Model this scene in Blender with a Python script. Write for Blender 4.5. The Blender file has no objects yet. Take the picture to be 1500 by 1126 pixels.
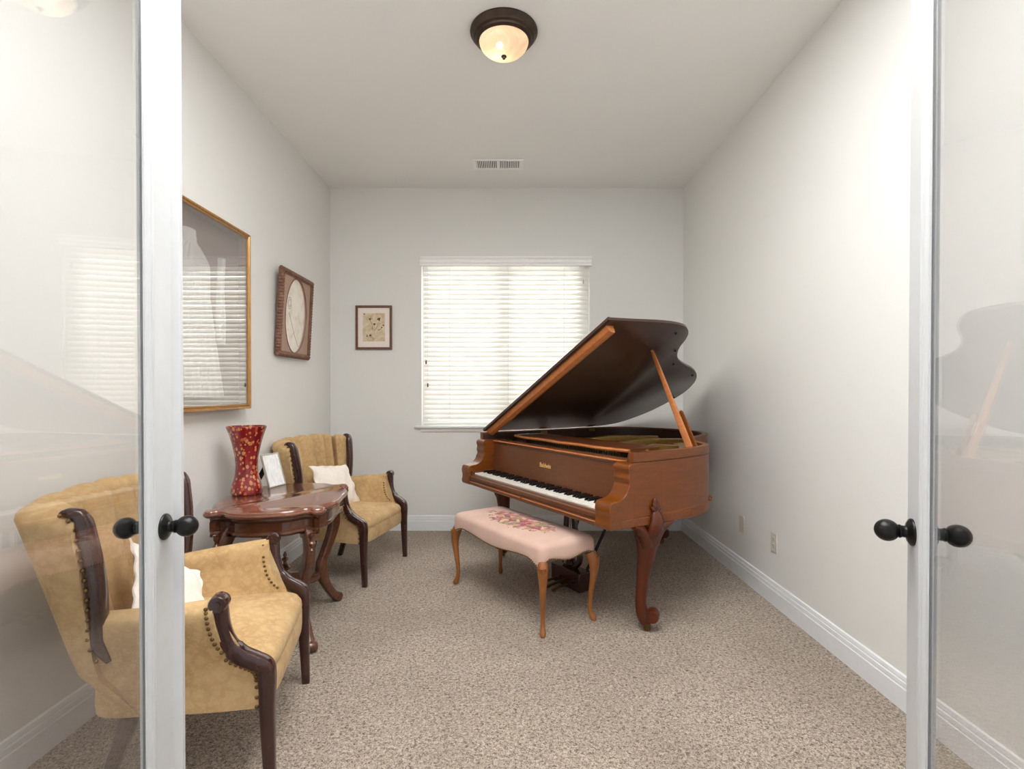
import bpy, math, random
from mathutils import Vector, Matrix, Quaternion
random.seed(7)
PI = math.pi
SC = bpy.context.scene
COL = SC.collection
H = 1.24            # eye height
F = 770.0           # focal length in pixels of the 1500 px wide frame
YB, XL, XR, ZC = 4.69, -1.6075, 1.538, 3.05

# ------------------------------------------------------------------ materials
def srgb(r, g, b):
    def f(c):
        c /= 255.0
        return c / 12.92 if c <= .04045 else ((c + .055) / 1.055) ** 2.4
    return (f(r), f(g), f(b), 1)

class NT:
    def __init__(s, name):
        s.m = bpy.data.materials.new(name); s.m.use_nodes = True
        s.t = s.m.node_tree; s.t.nodes.clear()
        s.out = s.n('ShaderNodeOutputMaterial')
    def n(s, typ, **kw):
        o = s.t.nodes.new(typ)
        for k, v in kw.items():
            if k in o.inputs: o.inputs[k].default_value = v
            else: setattr(o, k, v)
        return o
    def l(s, a, b): s.t.links.new(a, b)
    def coord(s, scale=(1, 1, 1), rot=(0, 0, 0), which='Object'):
        c = s.n('ShaderNodeTexCoord'); m = s.n('ShaderNodeMapping')
        m.inputs['Scale'].default_value = scale; m.inputs['Rotation'].default_value = rot
        s.l(c.outputs[which], m.inputs[0]); return m.outputs[0]
    def noise(s, vec, scale, detail=4, rough=.55, dist=0):
        o = s.n('ShaderNodeTexNoise'); s.l(vec, o.inputs['Vector'])
        o.inputs['Scale'].default_value = scale; o.inputs['Detail'].default_value = detail
        o.inputs['Roughness'].default_value = rough; o.inputs['Distortion'].default_value = dist
        return o.outputs['Fac']
    def ramp(s, fac, stops, interp='LINEAR'):
        o = s.n('ShaderNodeValToRGB'); cr = o.color_ramp; cr.interpolation = interp
        while len(cr.elements) < len(stops): cr.elements.new(.5)
        for e, (p, c) in zip(cr.elements, stops): e.position = p; e.color = c
        s.l(fac, o.inputs[0]); return o.outputs[0]
    def mix(s, fac, a, b, blend='MIX'):
        o = s.n('ShaderNodeMix'); o.data_type = 'RGBA'; o.blend_type = blend
        for sock, val in ((o.inputs['Factor'], fac), (o.inputs[6], a), (o.inputs[7], b)):
            if hasattr(val, 'is_linked'): s.l(val, sock)
            else: sock.default_value = val
        return o.outputs[2]
    def math(s, op, a, b=None, c=None):
        o = s.n('ShaderNodeMath'); o.operation = op
        for i, v in enumerate((a, b, c)):
            if v is None: continue
            if hasattr(v, 'is_linked'): s.l(v, o.inputs[i])
            else: o.inputs[i].default_value = v
        return o.outputs[0]
    def bump(s, h, strength, dist=.01):
        o = s.n('ShaderNodeBump'); o.inputs['Strength'].default_value = strength
        o.inputs['Distance'].default_value = dist; s.l(h, o.inputs['Height']); return o.outputs[0]
    def principled(s, col, rough=.5, metal=0, normal=None, **kw):
        p = s.n('ShaderNodeBsdfPrincipled')
        for sock, v in ((p.inputs['Base Color'], col), (p.inputs['Roughness'], rough)):
            if hasattr(v, 'is_linked'): s.l(v, sock)
            else: sock.default_value = v
        p.inputs['Metallic'].default_value = metal
        for k, v in kw.items(): p.inputs[k].default_value = v
        if normal is not None: s.l(normal, p.inputs['Normal'])
        s.l(p.outputs[0], s.out.inputs[0]); return p

def m_plain(name, rgb, rough=.5, metal=0, var=.06, nscale=30, bump=0, **kw):
    t = NT(name); v = t.coord(); f = t.noise(v, nscale)
    c = srgb(*rgb)
    lo = tuple(x * (1 - var) for x in c[:3]) + (1,); hi = tuple(min(1, x * (1 + var)) for x in c[:3]) + (1,)
    col = t.ramp(f, [(.3, lo), (.7, hi)])
    t.principled(col, rough, metal, t.bump(f, bump, .002) if bump else None, **kw); return t.m

def m_wood(name, dark, light, rough=.3, scale=(1, 1, 1), coat=.3, grain=9, **kw):
    t = NT(name); v = t.coord(scale)
    n1 = t.noise(v, grain, 6, .6, .6); n2 = t.noise(v, grain * 6, 3, .6)
    f = t.math('ADD', t.math('MULTIPLY', n1, .75), t.math('MULTIPLY', n2, .25))
    col = t.ramp(f, [(.32, srgb(*dark)), (.68, srgb(*light))])
    t.principled(col, rough, 0, t.bump(n2, .05, .001), **{'Coat Weight': coat, 'Coat Roughness': .12, **kw}); return t.m

def m_wall(name, rgb, bump=.25):
    t = NT(name); v = t.coord()
    a = t.noise(v, 26, 3, .5); b = t.noise(v, 90, 2, .5)
    h = t.math('ADD', t.math('MULTIPLY', a, .7), t.math('MULTIPLY', b, .3))
    t.principled(srgb(*rgb), .75, 0, t.bump(h, bump, .004), **{'Specular IOR Level': .25}); return t.m

def m_carpet():
    t = NT('carpet_pile'); v = t.coord()
    a = t.noise(v, 88, 3, .7, .8); b = t.noise(v, 210, 2, .6); d = t.noise(v, 1.6, 3, .5, .4)
    vo = t.n('ShaderNodeTexVoronoi'); t.l(v, vo.inputs['Vector']); vo.inputs['Scale'].default_value = 120
    f = t.math('ADD', t.math('MULTIPLY', a, .62), t.math('MULTIPLY', b, .38))
    base = t.ramp(f, [(.36, srgb(54, 43, 34)), (.44, srgb(138, 122, 107)), (.52, srgb(183, 168, 152)), (.64, srgb(221, 208, 193))])
    base = t.mix(t.ramp(d, [(.4, (0, 0, 0, 1)), (.62, (1, 1, 1, 1))]), t.mix(.22, base, srgb(118, 102, 90)), base)
    h = t.math('ADD', f, t.math('MULTIPLY', vo.outputs['Distance'], .6))
    t.principled(base, .95, 0, t.bump(h, .9, .012), **{'Specular IOR Level': .05, 'Sheen Weight': .15}); return t.m

def m_velvet():
    t = NT('gold_velvet'); v = t.coord()
    a = t.noise(v, 7, 4, .6, .5); b = t.noise(v, 60, 3, .6, 1.5)
    vo = t.n('ShaderNodeTexVoronoi'); t.l(v, vo.inputs['Vector']); vo.inputs['Scale'].default_value = 26
    vo.feature = 'DISTANCE_TO_EDGE'
    col = t.ramp(a, [(.3, srgb(172, 138, 94)), (.7, srgb(199, 167, 121))])
    pat = t.ramp(t.math('MULTIPLY', b, t.math('ADD', vo.outputs['Distance'], .5)), [(.30, (0, 0, 0, 1)), (.36, (1, 1, 1, 1))])
    col = t.mix(t.math('MULTIPLY', pat, .3), col, srgb(214, 184, 136))
    t.principled(col, .8, 0, t.bump(b, .12, .002), **{'Sheen Weight': .08, 'Sheen Roughness': .5, 'Specular IOR Level': .2}); return t.m

def m_bench_fabric():
    t = NT('needlepoint_fabric'); v = t.coord()
    c = t.n('ShaderNodeTexCoord'); sp = t.n('ShaderNodeSeparateXYZ'); t.l(c.outputs['Object'], sp.inputs[0])
    # floral panel lies on the flat top: an ellipse broken up by noise
    ex = t.math('POWER', t.math('DIVIDE', sp.outputs[0], .30), 2.0)
    ey = t.math('POWER', t.math('DIVIDE', t.math('ADD', sp.outputs[1], .0), .115), 2.0)
    e = t.math('ADD', ex, ey)
    n = t.noise(v, 28, 3, .6, .5)
    inside = t.math('LESS_THAN', t.math('ADD', e, t.math('MULTIPLY', t.math('SUBTRACT', n, .5), 2.6)), .95)
    top = t.math('GREATER_THAN', sp.outputs[2], .43)
    vo = t.n('ShaderNodeTexVoronoi'); t.l(t.coord((1, 1, .3)), vo.inputs['Vector']); vo.inputs['Scale'].default_value = 36
    sv = t.n('ShaderNodeSeparateColor'); t.l(vo.outputs['Color'], sv.inputs[0])
    flo = t.ramp(sv.outputs[0], [(0, srgb(150, 42, 56)), (.16, srgb(206, 112, 118)), (.3, srgb(150, 140, 98)), (.45, srgb(214, 190, 150)),
                                 (.58, srgb(196, 150, 108)), (.7, srgb(222, 186, 176)), (.84, srgb(132, 104, 84)), (.93, srgb(176, 96, 110))], 'CONSTANT')
    b = t.noise(v, 300, 2, .5)
    pink = t.ramp(t.noise(v, 5), [(.3, srgb(202, 168, 152)), (.7, srgb(216, 184, 168))])
    col = t.mix(t.math('MULTIPLY', t.math('MULTIPLY', inside, top), .9), pink, flo)
    t.principled(col, .85, 0, t.bump(b, .2, .002), **{'Sheen Weight': .2, 'Specular IOR Level': .2}); return t.m

def m_vase():
    t = NT('red_gold_glass'); v = t.coord((1, 1, .75))
    vo = t.n('ShaderNodeTexVoronoi'); t.l(v, vo.inputs['Vector']); vo.inputs['Scale'].default_value = 58
    vo.inputs['Randomness'].default_value = .9
    sv = t.n('ShaderNodeSeparateColor'); t.l(vo.outputs['Color'], sv.inputs[0])
    dots = t.math('LESS_THAN', vo.outputs['Distance'], t.math('ADD', t.math('MULTIPLY', sv.outputs[0], .40), .17))
    n = t.noise(v, 16, 3)
    red = t.ramp(n, [(.3, srgb(80, 10, 14)), (.55, srgb(134, 16, 20)), (.75, srgb(60, 8, 12))])
    gold = t.ramp(sv.outputs[1], [(0, srgb(196, 110, 60)), (.5, srgb(208, 150, 92)), (1, srgb(170, 60, 40))])
    col = t.mix(t.math('MULTIPLY', dots, .85), red, gold)
    t.principled(col, .12, 0, None, **{'Coat Weight': .6, 'Coat Roughness': .05}); return t.m

def m_glass(name, tint=.96, f0=.05):
    """clear pane: transparency plus a mirror reflection that grows with the angle (Schlick)"""
    t = NT(name)
    lw = t.n('ShaderNodeLayerWeight'); lw.inputs['Blend'].default_value = .5
    f = t.math('ADD', f0, t.math('MULTIPLY', t.math('POWER', lw.outputs['Facing'], 5.0), 1 - f0))
    tr = t.n('ShaderNodeBsdfTransparent'); tr.inputs[0].default_value = (tint, tint * 1.0, tint, 1)
    gl = t.n('ShaderNodeBsdfGlossy'); gl.inputs['Roughness'].default_value = 0.0
    mx = t.n('ShaderNodeMixShader'); t.l(f, mx.inputs[0]); t.l(tr.outputs[0], mx.inputs[1]); t.l(gl.outputs[0], mx.inputs[2])
    t.l(mx.outputs[0], t.out.inputs[0]); return t.m

def m_slat():
    t = NT('white_blind_slat'); v = t.coord(); n = t.noise(v, 12)
    col = t.ramp(n, [(.3, srgb(240, 238, 233)), (.7, srgb(247, 246, 242))])
    d = t.n('ShaderNodeBsdfDiffuse'); tl = t.n('ShaderNodeBsdfTranslucent')
    t.l(col, d.inputs[0]); t.l(col, tl.inputs[0])
    mx = t.n('ShaderNodeMixShader'); mx.inputs[0].default_value = .26
    t.l(d.outputs[0], mx.inputs[1]); t.l(tl.outputs[0], mx.inputs[2]); t.l(mx.outputs[0], t.out.inputs[0]); return t.m

def m_dome():
    t = NT('alabaster_lamp_glass'); v = t.coord(); n = t.noise(v, 9, 4, .6, 1.2)
    col = t.ramp(n, [(.3, srgb(236, 205, 170)), (.7, srgb(252, 236, 214))])
    d = t.n('ShaderNodeBsdfDiffuse'); tl = t.n('ShaderNodeBsdfTranslucent'); tr = t.n('ShaderNodeBsdfTransparent')
    em = t.n('ShaderNodeEmission'); em.inputs[1].default_value = .16
    for s in (d, tl, em): t.l(col, s.inputs[0])
    a = t.n('ShaderNodeMixShader'); a.inputs[0].default_value = .55
    t.l(d.outputs[0], a.inputs[1]); t.l(tl.outputs[0], a.inputs[2])
    b = t.n('ShaderNodeMixShader'); b.inputs[0].default_value = .12
    t.l(a.outputs[0], b.inputs[1]); t.l(tr.outputs[0], b.inputs[2])
    s = t.n('ShaderNodeAddShader'); t.l(b.outputs[0], s.inputs[0]); t.l(em.outputs[0], s.inputs[1])
    t.l(s.outputs[0], t.out.inputs[0]); return t.m

def m_emit(name, rgb, k):
    t = NT(name); v = t.coord(); n = t.noise(v, 5)
    e = t.n('ShaderNodeEmission'); t.l(t.ramp(n, [(0, srgb(*rgb)), (1, srgb(*rgb))]), e.inputs[0]); e.inputs[1].default_value = k
    t.l(e.outputs[0], t.out.inputs[0]); return t.m

def m_botanical():
    t = NT('aged_floral_print'); v = t.coord()
    n = t.noise(v, 14, 5, .6, 1); b = t.noise(v, 34, 3, .6, 2.5)
    col = t.ramp(n, [(.3, srgb(196, 172, 134)), (.7, srgb(236, 220, 190))])
    col = t.mix(t.ramp(b, [(.60, (0, 0, 0, 1)), (.66, (.85, .85, .85, 1))]), col, srgb(96, 78, 56))
    t.principled(col, .7); return t.m

def m_portrait():
    t = NT('faded_oval_print'); v = t.coord()
    n = t.noise(v, 9, 4, .55, .6)
    col = t.ramp(n, [(.3, srgb(222, 208, 188)), (.5, srgb(244, 236, 224)), (.7, srgb(250, 245, 237))])
    t.principled(col, .5); return t.m

def m_card():
    t = NT('printed_card'); v = t.coord()
    n = t.noise(t.coord((60, 60, 18)), 1.2, 2)
    col = t.ramp(n, [(.45, srgb(244, 244, 242)), (.6, srgb(230, 230, 232))])
    t.principled(col, .6); return t.m

M = dict(
    wall=m_wall('greige_wall_paint', (228, 227, 223)), ceil=m_wall('ceiling_paint', (241, 240, 237), .2),
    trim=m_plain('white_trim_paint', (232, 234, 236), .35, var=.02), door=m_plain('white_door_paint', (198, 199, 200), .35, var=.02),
    carpet=m_carpet(), velvet=m_velvet(), bench=m_bench_fabric(), vase=m_vase(),
    glass=m_glass('clear_door_glass', .96, .09), picglass=m_glass('picture_glass', .97, .28), winglass=m_glass('window_glass', .97, .04),
    slat=m_slat(), dome=m_dome(), bulb=m_emit('lamp_bulb', (255, 226, 180), 14),
    vinyl=m_plain('white_window_vinyl', (225, 227, 226), .4, var=.02),
    bronze=m_plain('oil_rubbed_bronze', (70, 56, 46), .42, .7, var=.15),
    black=m_plain('black_knob_metal', (30, 29, 28), .3, .6, var=.1),
    piano=m_wood('piano_walnut', (98, 47, 4), (124, 64, 10), .32, (1, 1, 5), .12),
    pfront=m_wood('piano_fallboard_walnut', (88, 48, 24), (106, 60, 33), .3, (1, 5, 5), .12),
    pleg=m_wood('piano_leg_mahogany', (66, 20, 2), (94, 36, 6), .32, (4, 4, 1), .15),
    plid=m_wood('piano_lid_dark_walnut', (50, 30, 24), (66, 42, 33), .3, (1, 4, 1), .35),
    pedge=m_wood('piano_edge_light_walnut', (172, 100, 52), (196, 124, 70), .28, (4, 1, 4), .4),
    ivory=m_plain('ivory_key', (240, 236, 226), .25, var=.02), ebony=m_plain('ebony_key', (22, 20, 20), .25, var=.1),
    gold=m_plain('gold_plate_paint', (176, 142, 84), .35, .6, var=.08), brass=m_plain('aged_brass', (150, 118, 70), .38, .9, var=.2),
    felt=m_plain('dark_interior_felt', (34, 28, 26), .8, var=.2), board=m_plain('spruce_soundboard', (206, 186, 150), .5, var=.08),
    pedal=m_plain('pedal_brass', (120, 96, 62), .35, .9, var=.15),
    oak=m_wood('bench_leg_fruitwood', (126, 72, 28), (154, 94, 42), .35, (4, 4, 1), .3),
    chairw=m_wood('dark_mahogany', (44, 20, 18), (66, 32, 26), .25, (4, 4, 1), .5),
    nail=m_plain('antique_brass_nail', (118, 92, 54), .35, .85, var=.2),
    table=m_wood('table_mahogany', (76, 42, 24), (106, 62, 40), .25, (3, 1, 3), .5),
    tabletop=m_wood('polished_tabletop', (104, 60, 44), (134, 84, 64), .17, (5, 1, 5), .7),
    linen=m_plain('cream_linen', (240, 230, 220), .9, var=.05, nscale=60, bump=.1),
    white=m_plain('white_cotton', (240, 236, 232), .9, var=.04, nscale=50, bump=.15),
    mauve=m_plain('mauve_backing_cloth', (158, 136, 128), .9, var=.04, nscale=120),
    gilt=m_wood('gilt_frame', (150, 106, 52), (192, 146, 84), .35, (8, 8, 1), .2, Metallic=.45),
    carved=m_wood('carved_brown_frame', (96, 62, 46), (142, 102, 80), .45, (3, 3, 3), .15),
    taupe=m_plain('taupe_mat', (172, 144, 126), .8, var=.05), frame=m_wood('plain_brown_frame', (96, 60, 44), (118, 76, 56), .5, (3, 3, 3), .1),
    mat=m_plain('pale_pink_mat', (240, 228, 220), .8, var=.02), botan=m_botanical(), portrait=m_portrait(), card=m_card(),
    plate=m_plain('wall_plate_plastic', (206, 199, 190), .4, var=.02), dark=m_plain('dark_slot', (28, 26, 25), .6, var=.1),
    rubber=m_plain('black_easel', (24, 22, 22), .6, var=.1), vent=m_plain('vent_white_paint', (250, 249, 247), .5, var=.02),
    lettering=m_plain('gold_leaf_lettering', (222, 178, 112), .5, 0, var=.03),
    silver=m_plain('silver_frame_metal', (196, 188, 176), .3, .7, var=.05),
    ink=m_plain('faded_ink', (170, 152, 130), .8, var=.1),
)

# ------------------------------------------------------------------ mesh helpers
class MB:
    def __init__(s, T=None): s.v = []; s.f = []; s.T = T
    def add(s, vs, fs):
        o = len(s.v); s.v += [tuple(v) for v in vs]; s.f += [tuple(i + o for i in f) for f in fs]
    def box(s, x0, x1, y0, y1, z0, z1, R=None):
        vs = [Vector((x, y, z)) for z in (z0, z1) for y in (y0, y1) for x in (x0, x1)]
        if R is not None: vs = [R @ v for v in vs]
        s.add(vs, [(0, 2, 3, 1), (4, 5, 7, 6), (0, 1, 5, 4), (2, 6, 7, 3), (0, 4, 6, 2), (1, 3, 7, 5)])
    def rings(s, rings, cap=True, closed=False):
        n = len(rings[0]); vs = [p for r in rings for p in r]; fs = []
        m = len(rings)
        for i in range(m if closed else m - 1):
            a = i * n; b = ((i + 1) % m) * n
            for j in range(n): fs.append((a + j, a + (j + 1) % n, b + (j + 1) % n, b + j))
        if cap and not closed: fs.append(tuple(range(n - 1, -1, -1))); fs.append(tuple((m - 1) * n + j for j in range(n)))
        s.add(vs, fs)
    def lathe(s, prof, c=(0, 0, 0), n=40, axis='z', cap=True):
        rs = []
        for r, h in prof:
            ring = []
            for j in range(n):
                a = 2 * PI * j / n; p = (r * math.cos(a), r * math.sin(a), h)
                if axis == 'x': p = (p[2], p[0], p[1])
                if axis == 'y': p = (p[1], p[2], p[0])
                ring.append((p[0] + c[0], p[1] + c[1], p[2] + c[2]))
            rs.append(ring)
        s.rings(rs, cap)
    def loft(s, path, side, ra, rb, n=16, p=2.0, cap=True):
        """sweep a super-ellipse along a path; ra in the plane of the bend, rb along `side`"""
        path = [Vector(q) for q in path]; side = Vector(side).normalized(); rs = []; m = len(path)
        for i, c in enumerate(path):
            t = (path[min(i + 1, m - 1)] - path[max(i - 1, 0)]).normalized()
            sd = (side - t * side.dot(t)).normalized(); a = t.cross(sd)
            A = ra[i] if hasattr(ra, '__len__') else ra; B = rb[i] if hasattr(rb, '__len__') else rb
            ring = []
            for j in range(n):
                th = 2 * PI * j / n; co, si = math.cos(th), math.sin(th)
                ring.append(c + a * (A * math.copysign(abs(co) ** (2 / p), co)) + sd * (B * math.copysign(abs(si) ** (2 / p), si)))
            rs.append(ring)
        s.rings(rs, cap)
    def tube(s, path, r, n=8):
        path = [Vector(q) for q in path]; d = path[-1] - path[0]
        side = Vector((0, 0, 1)) if abs(d.normalized().z) < .9 else Vector((1, 0, 0))
        s.loft(path, d.cross(side), r, r, n)
    def prism(s, poly, z0, z1, fn=None):
        n = len(poly); f = fn or (lambda a, b, c: (a, b, c))
        vs = [f(x, y, z0) for x, y in poly] + [f(x, y, z1) for x, y in poly]
        s.add(vs, [tuple(range(n - 1, -1, -1)), tuple(range(n, 2 * n))] + [(i, (i + 1) % n, n + (i + 1) % n, n + i) for i in range(n)])
    def ball(s, c, r, n=10, sq=(1, 1, 1)):
        prof = [(max(1e-5, r * math.sin(PI * i / n)), -r * math.cos(PI * i / n)) for i in range(n + 1)]
        rs = [[(c[0] + sq[0] * q * math.cos(2 * PI * j / (n + 2)), c[1] + sq[1] * q * math.sin(2 * PI * j / (n + 2)), c[2] + sq[2] * h) for j in range(n + 2)] for q, h in prof]
        s.rings(rs)
    def build(s, name, mat, parent=None, smooth=35, bevel=0, segs=2, loc=None, rot=None):
        me = bpy.data.meshes.new(name); vs = s.v
        if s.T: vs = [s.T(*v) for v in vs]
        me.from_pydata(vs, [], s.f); me.validate(); me.update()
        import bmesh
        bm = bmesh.new(); bm.from_mesh(me); bmesh.ops.recalc_face_normals(bm, faces=bm.faces); bm.to_mesh(me); bm.free()
        if smooth:
            me.shade_smooth(); me.set_sharp_from_angle(angle=math.radians(smooth))
        me.materials.append(M[mat] if isinstance(mat, str) else mat)
        o = bpy.data.objects.new(name, me); COL.objects.link(o)
        if parent: o.parent = parent
        if loc: o.location = loc
        if rot: o.rotation_euler = rot
        if bevel:
            b = o.modifiers.new('bevel', 'BEVEL'); b.width = bevel; b.segments = segs; b.limit_method = 'ANGLE'; b.angle_limit = math.radians(40)
            b.harden_normals = False
        return o

def spline(pts, n=8, closed=False):
    """Catmull-Rom through points of any dimension"""
    m = len(pts); out = []
    idx = (lambda i: i % m) if closed else (lambda i: min(max(i, 0), m - 1))
    for i in range(m if closed else m - 1):
        p0, p1, p2, p3 = (pts[idx(i + k)] for k in (-1, 0, 1, 2))
        for j in range(n):
            t = j / n
            out.append(tuple(.5 * (2 * b + (c - a) * t + (2 * a - 5 * b + 4 * c - d) * t * t + (3 * b - a - 3 * c + d) * t ** 3) for a, b, c, d in zip(p0, p1, p2, p3)))
    if not closed: out.append(tuple(pts[-1]))
    return out

def inset(poly, d):
    """offset a closed CCW polygon inward by d"""
    n = len(poly); out = []
    for i in range(n):
        a, b, c = (Vector(poly[(i + k) % n]) for k in (-1, 0, 1))
        t = (c - a); t = t.normalized() if t.length > 1e-9 else Vector((1, 0)); out.append((b.x - t.y * d, b.y + t.x * d))
    return out

def tag(o, label, cat=None, group=None, kind=None):
    o['label'] = label
    if cat: o['category'] = cat
    if group: o['group'] = group
    if kind: o['kind'] = kind
    return o
def thing(name, label, cat, loc=(0, 0, 0), rz=0, group=None, kind=None):
    o = bpy.data.objects.new(name, None); COL.objects.link(o); o.location = loc; o.rotation_euler = (0, 0, rz)
    o.empty_display_size = .1
    return tag(o, label, cat, group, kind)
def copy_tree(o, parent=None):
    c = o.copy(); COL.objects.link(c)
    if parent: c.parent = parent
    for ch in list(o.children): copy_tree(ch, c)
    return c

# ------------------------------------------------------------------ room
YF = 0.45
def wallbox(name, label, x0, x1, y0, y1, z0, z1, mat):
    b = MB(); b.box(x0, x1, y0, y1, z0, z1); return tag(b.build(name, mat, smooth=0), label, name.split('_')[0], kind='structure')
wallbox('floor', 'beige flecked carpet covering the whole floor', XL - .12, XR + .12, YF, YB + .12, -.1, 0, 'carpet')
wallbox('ceiling', 'pale greige flat ceiling above the room', XL - .12, XR + .12, YF, YB + .12, ZC, ZC + .1, 'ceil')
wallbox('wall_left', 'greige left wall behind the armchairs and table', XL - .12, XL, YF, YB + .12, 0, ZC, 'wall')
wallbox('wall_right', 'greige right wall beside the grand piano', XR, XR + .12, YF, YB + .12, 0, ZC, 'wall')
WX0, WX1, WZ0, WZ1 = -.795, .705, .935, 2.40
b = MB()
b.box(XL, WX0, YB, YB + .12, 0, ZC); b.box(WX1, XR, YB, YB + .12, 0, ZC)
b.box(WX0, WX1, YB, YB + .12, 0, WZ0); b.box(WX0, WX1, YB, YB + .12, WZ1, ZC)
tag(b.build('wall_back', 'wall', smooth=0), 'greige back wall around the window', 'wall', kind='structure')
BP = [(0, 0), (.015, 0), (.015, .086), (.0105, .0885), (.0105, .092), (.013, .094), (.012, .110), (.0075, .112), (.0075, .1155), (.0095, .1175), (.007, .132), (0, .136)]
def baseboard(name, label, p0, p1, nx, ny):
    b = MB(); b.rings([[(p[0] + nx * d, p[1] + ny * d, z) for d, z in BP] for p in (p0, p1)])
    return tag(b.build(name, 'trim', smooth=20), label, 'baseboard', kind='structure')
baseboard('baseboard_left', 'white moulded baseboard along the left wall', (XL, YF), (XL, YB), 1, 0)
baseboard('baseboard_right', 'white moulded baseboard along the right wall', (XR, YF), (XR, YB), -1, 0)
baseboard('baseboard_back', 'white moulded baseboard along the back wall', (XL, YB), (XR, YB), 0, -1)

# window: vinyl frame with a centre meeting stile, glass, sill and apron
w = thing('window_1', 'white slider window in the back wall behind closed blinds', 'window', ((WX0 + WX1) / 2, YB + .08, WZ0), kind='structure')
hw, hh = (WX1 - WX0) / 2, WZ1 - WZ0
b = MB()
for a in ((-hw, -hw + .05, 0, hh), (hw - .05, hw, 0, hh), (-hw + .05, hw - .05, 0, .05), (-hw + .05, hw - .05, hh - .05, hh), (-.045, .035, .05, hh - .05), (hw - .11, hw - .05, .05, hh - .05)):
    b.box(a[0], a[1], -.005, .04, a[2], a[3])
b.build('window_frame', 'vinyl', w, smooth=0)
b = MB(); b.box(-hw + .04, hw - .04, .014, .02, .04, hh - .04); b.build('window_pane', 'winglass', w, smooth=0)
b = MB(); b.box(-.855, .765, YB - .035, YB + .06, .917, .936)
tag(b.build('trim_1', 'trim', bevel=.005), 'white window sill board under the blind', 'sill', kind='structure')
b = MB(); b.rings([[(x, YB - d, z) for d, z in ((0, .918), (.02, .918), (.012, .885), (0, .882))] for x in (-.805, .715)])
tag(b.build('trim_2', 'wall', smooth=0), 'narrow apron moulding under the window sill', 'trim', kind='structure')

# ------------------------------------------------------------------ blind
bl = thing('window_blind', 'white closed slat blind covering the back window', 'blind', (-.043, YB - .012, .94))
b = MB()
b.rings([[(x, -d, z) for d, z in ((-.01, 1.415), (.03, 1.415), (.03, 1.432), (.036, 1.436), (.036, 1.452), (.030, 1.456), (.034, 1.470), (.044, 1.478), (.044, 1.489), (-.01, 1.489))] for x in (-.757, .757)])
b.build('valance', 'vent', bl, smooth=20)
b = MB(); NS = 32; pitch = 1.362 / NS
for i in range(NS):
    zc = 1.41 - pitch * (i + .35); a = math.radians(62); rs = []
    wob = .0012 * math.sin(i * 2.1)
    for x in (-.738, -.37, 0, .37, .738):
        zz = zc + (wob if x else wob * 2); ring = []
        for q in (-1, -.5, 0, .5, 1): # q=-1 outer/top edge, q=1 room/bottom edge
            cv = .0035 * (1 - q * q)
            ring.append((x, .036 - q * .026 * math.cos(a) - cv * math.sin(a), zz - q * .026 * math.sin(a) + cv * math.cos(a) * .3))
        for q in (1, .5, 0, -.5, -1):
            cv = .0035 * (1 - q * q) - .0024
            ring.append((x, .036 - q * .026 * math.cos(a) - cv * math.sin(a), zz - q * .026 * math.sin(a) + cv * math.cos(a) * .3))
        rs.append(ring)
    b.rings(rs)
b.build('slats', 'slat', bl, smooth=30)
b = MB(); b.box(-.738, .738, .015, .05, .006, .026); b.build('bottom_rail', 'slat', bl, bevel=.004)
for x in (-.5, 0.02, .52):
    b = MB(); b.box(x - .0012, x + .0012, .014, .0155, .02, 1.41); b.build('ladder_cord', 'trim', bl, smooth=0)
for x, z0, nm in ((-.71, .545, 'pull_cord'), (-.695, .34, 'pull_cord'), (.69, 1.26, 'pull_cord')):
    b = MB(); b.tube([(x, .008, 1.41), (x, .007, z0 + .03)], .0012, 6)
    po = b.build(nm, 'trim', bl)
    b = MB(); b.lathe([(.002, 0), (.006, .004), (.006, .028), (.003, .036)], (x, .007, z0), 10); b.build('tassel', 'bronze' if x < 0 else 'plate', po)

# ------------------------------------------------------------------ ceiling lamp and vent
lt = thing('ceiling_light', 'bronze flush mount ceiling light with glowing alabaster dome', 'ceiling light', (-.034, 2.66, ZC))
b = MB(); b.lathe([(.05, 0), (.168, 0), (.170, -.008), (.166, -.016), (.158, -.022), (.152, -.034), (.142, -.040), (.139, -.048), (.131, -.052), (.126, -.056), (.122, -.052), (.122, -.01), (.05, -.01)], n=64)
b.build('pan', 'bronze', lt, smooth=30)
b = MB(); R = .124; prof = [(R * math.cos(t), -.05 - .074 * math.sin(t)) for t in [PI / 2 * i / 18 for i in range(19)]]
prof[-1] = (.0005, -.124); b.lathe(prof, n=48, cap=False); b.build('glass_dome', 'dome', lt, smooth=60)
b = MB(); b.ball((-.022, .01, -.064), .017, 12); b.build('bulb', 'bulb', lt)
b = MB(); b.lathe([(.003, -.118), (.013, -.122), (.014, -.127), (.008, -.132), (.007, -.138), (.0005, -.142)], n=20); b.build('finial', 'bronze', lt)

vt = thing('ceiling_vent', 'white rectangular ceiling air vent near the back wall', 'vent', (-.099, 4.197, ZC))
b = MB()
for a in ((-.2, .2, -.095, -.068), (-.2, .2, .068, .095), (-.2, -.172, -.068, .068), (.172, .2, -.068, .068), (-.008, .008, -.068, .068)): b.box(a[0], a[1], a[2], a[3], -.008, -.001)
b.build('vent_frame', 'vent', vt, bevel=.002)
b = MB(); b.box(-.174, .174, -.07, .07, -.0025, -.001); b.build('duct_backing', 'dark', vt, smooth=0)
b = MB()
for i in range(24):
    x = -.164 + i * .0143 + (.004 if i > 11 else -.002)
    R = Matrix.Translation((x, 0, -.006)) @ Matrix.Rotation(math.radians(28 if i < 12 else -28), 4, 'Y')
    b.box(-.0045, .0045, -.07, .07, -.0007, .0007, R)
b.build('louvers', 'vent', vt, smooth=0)

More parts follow.
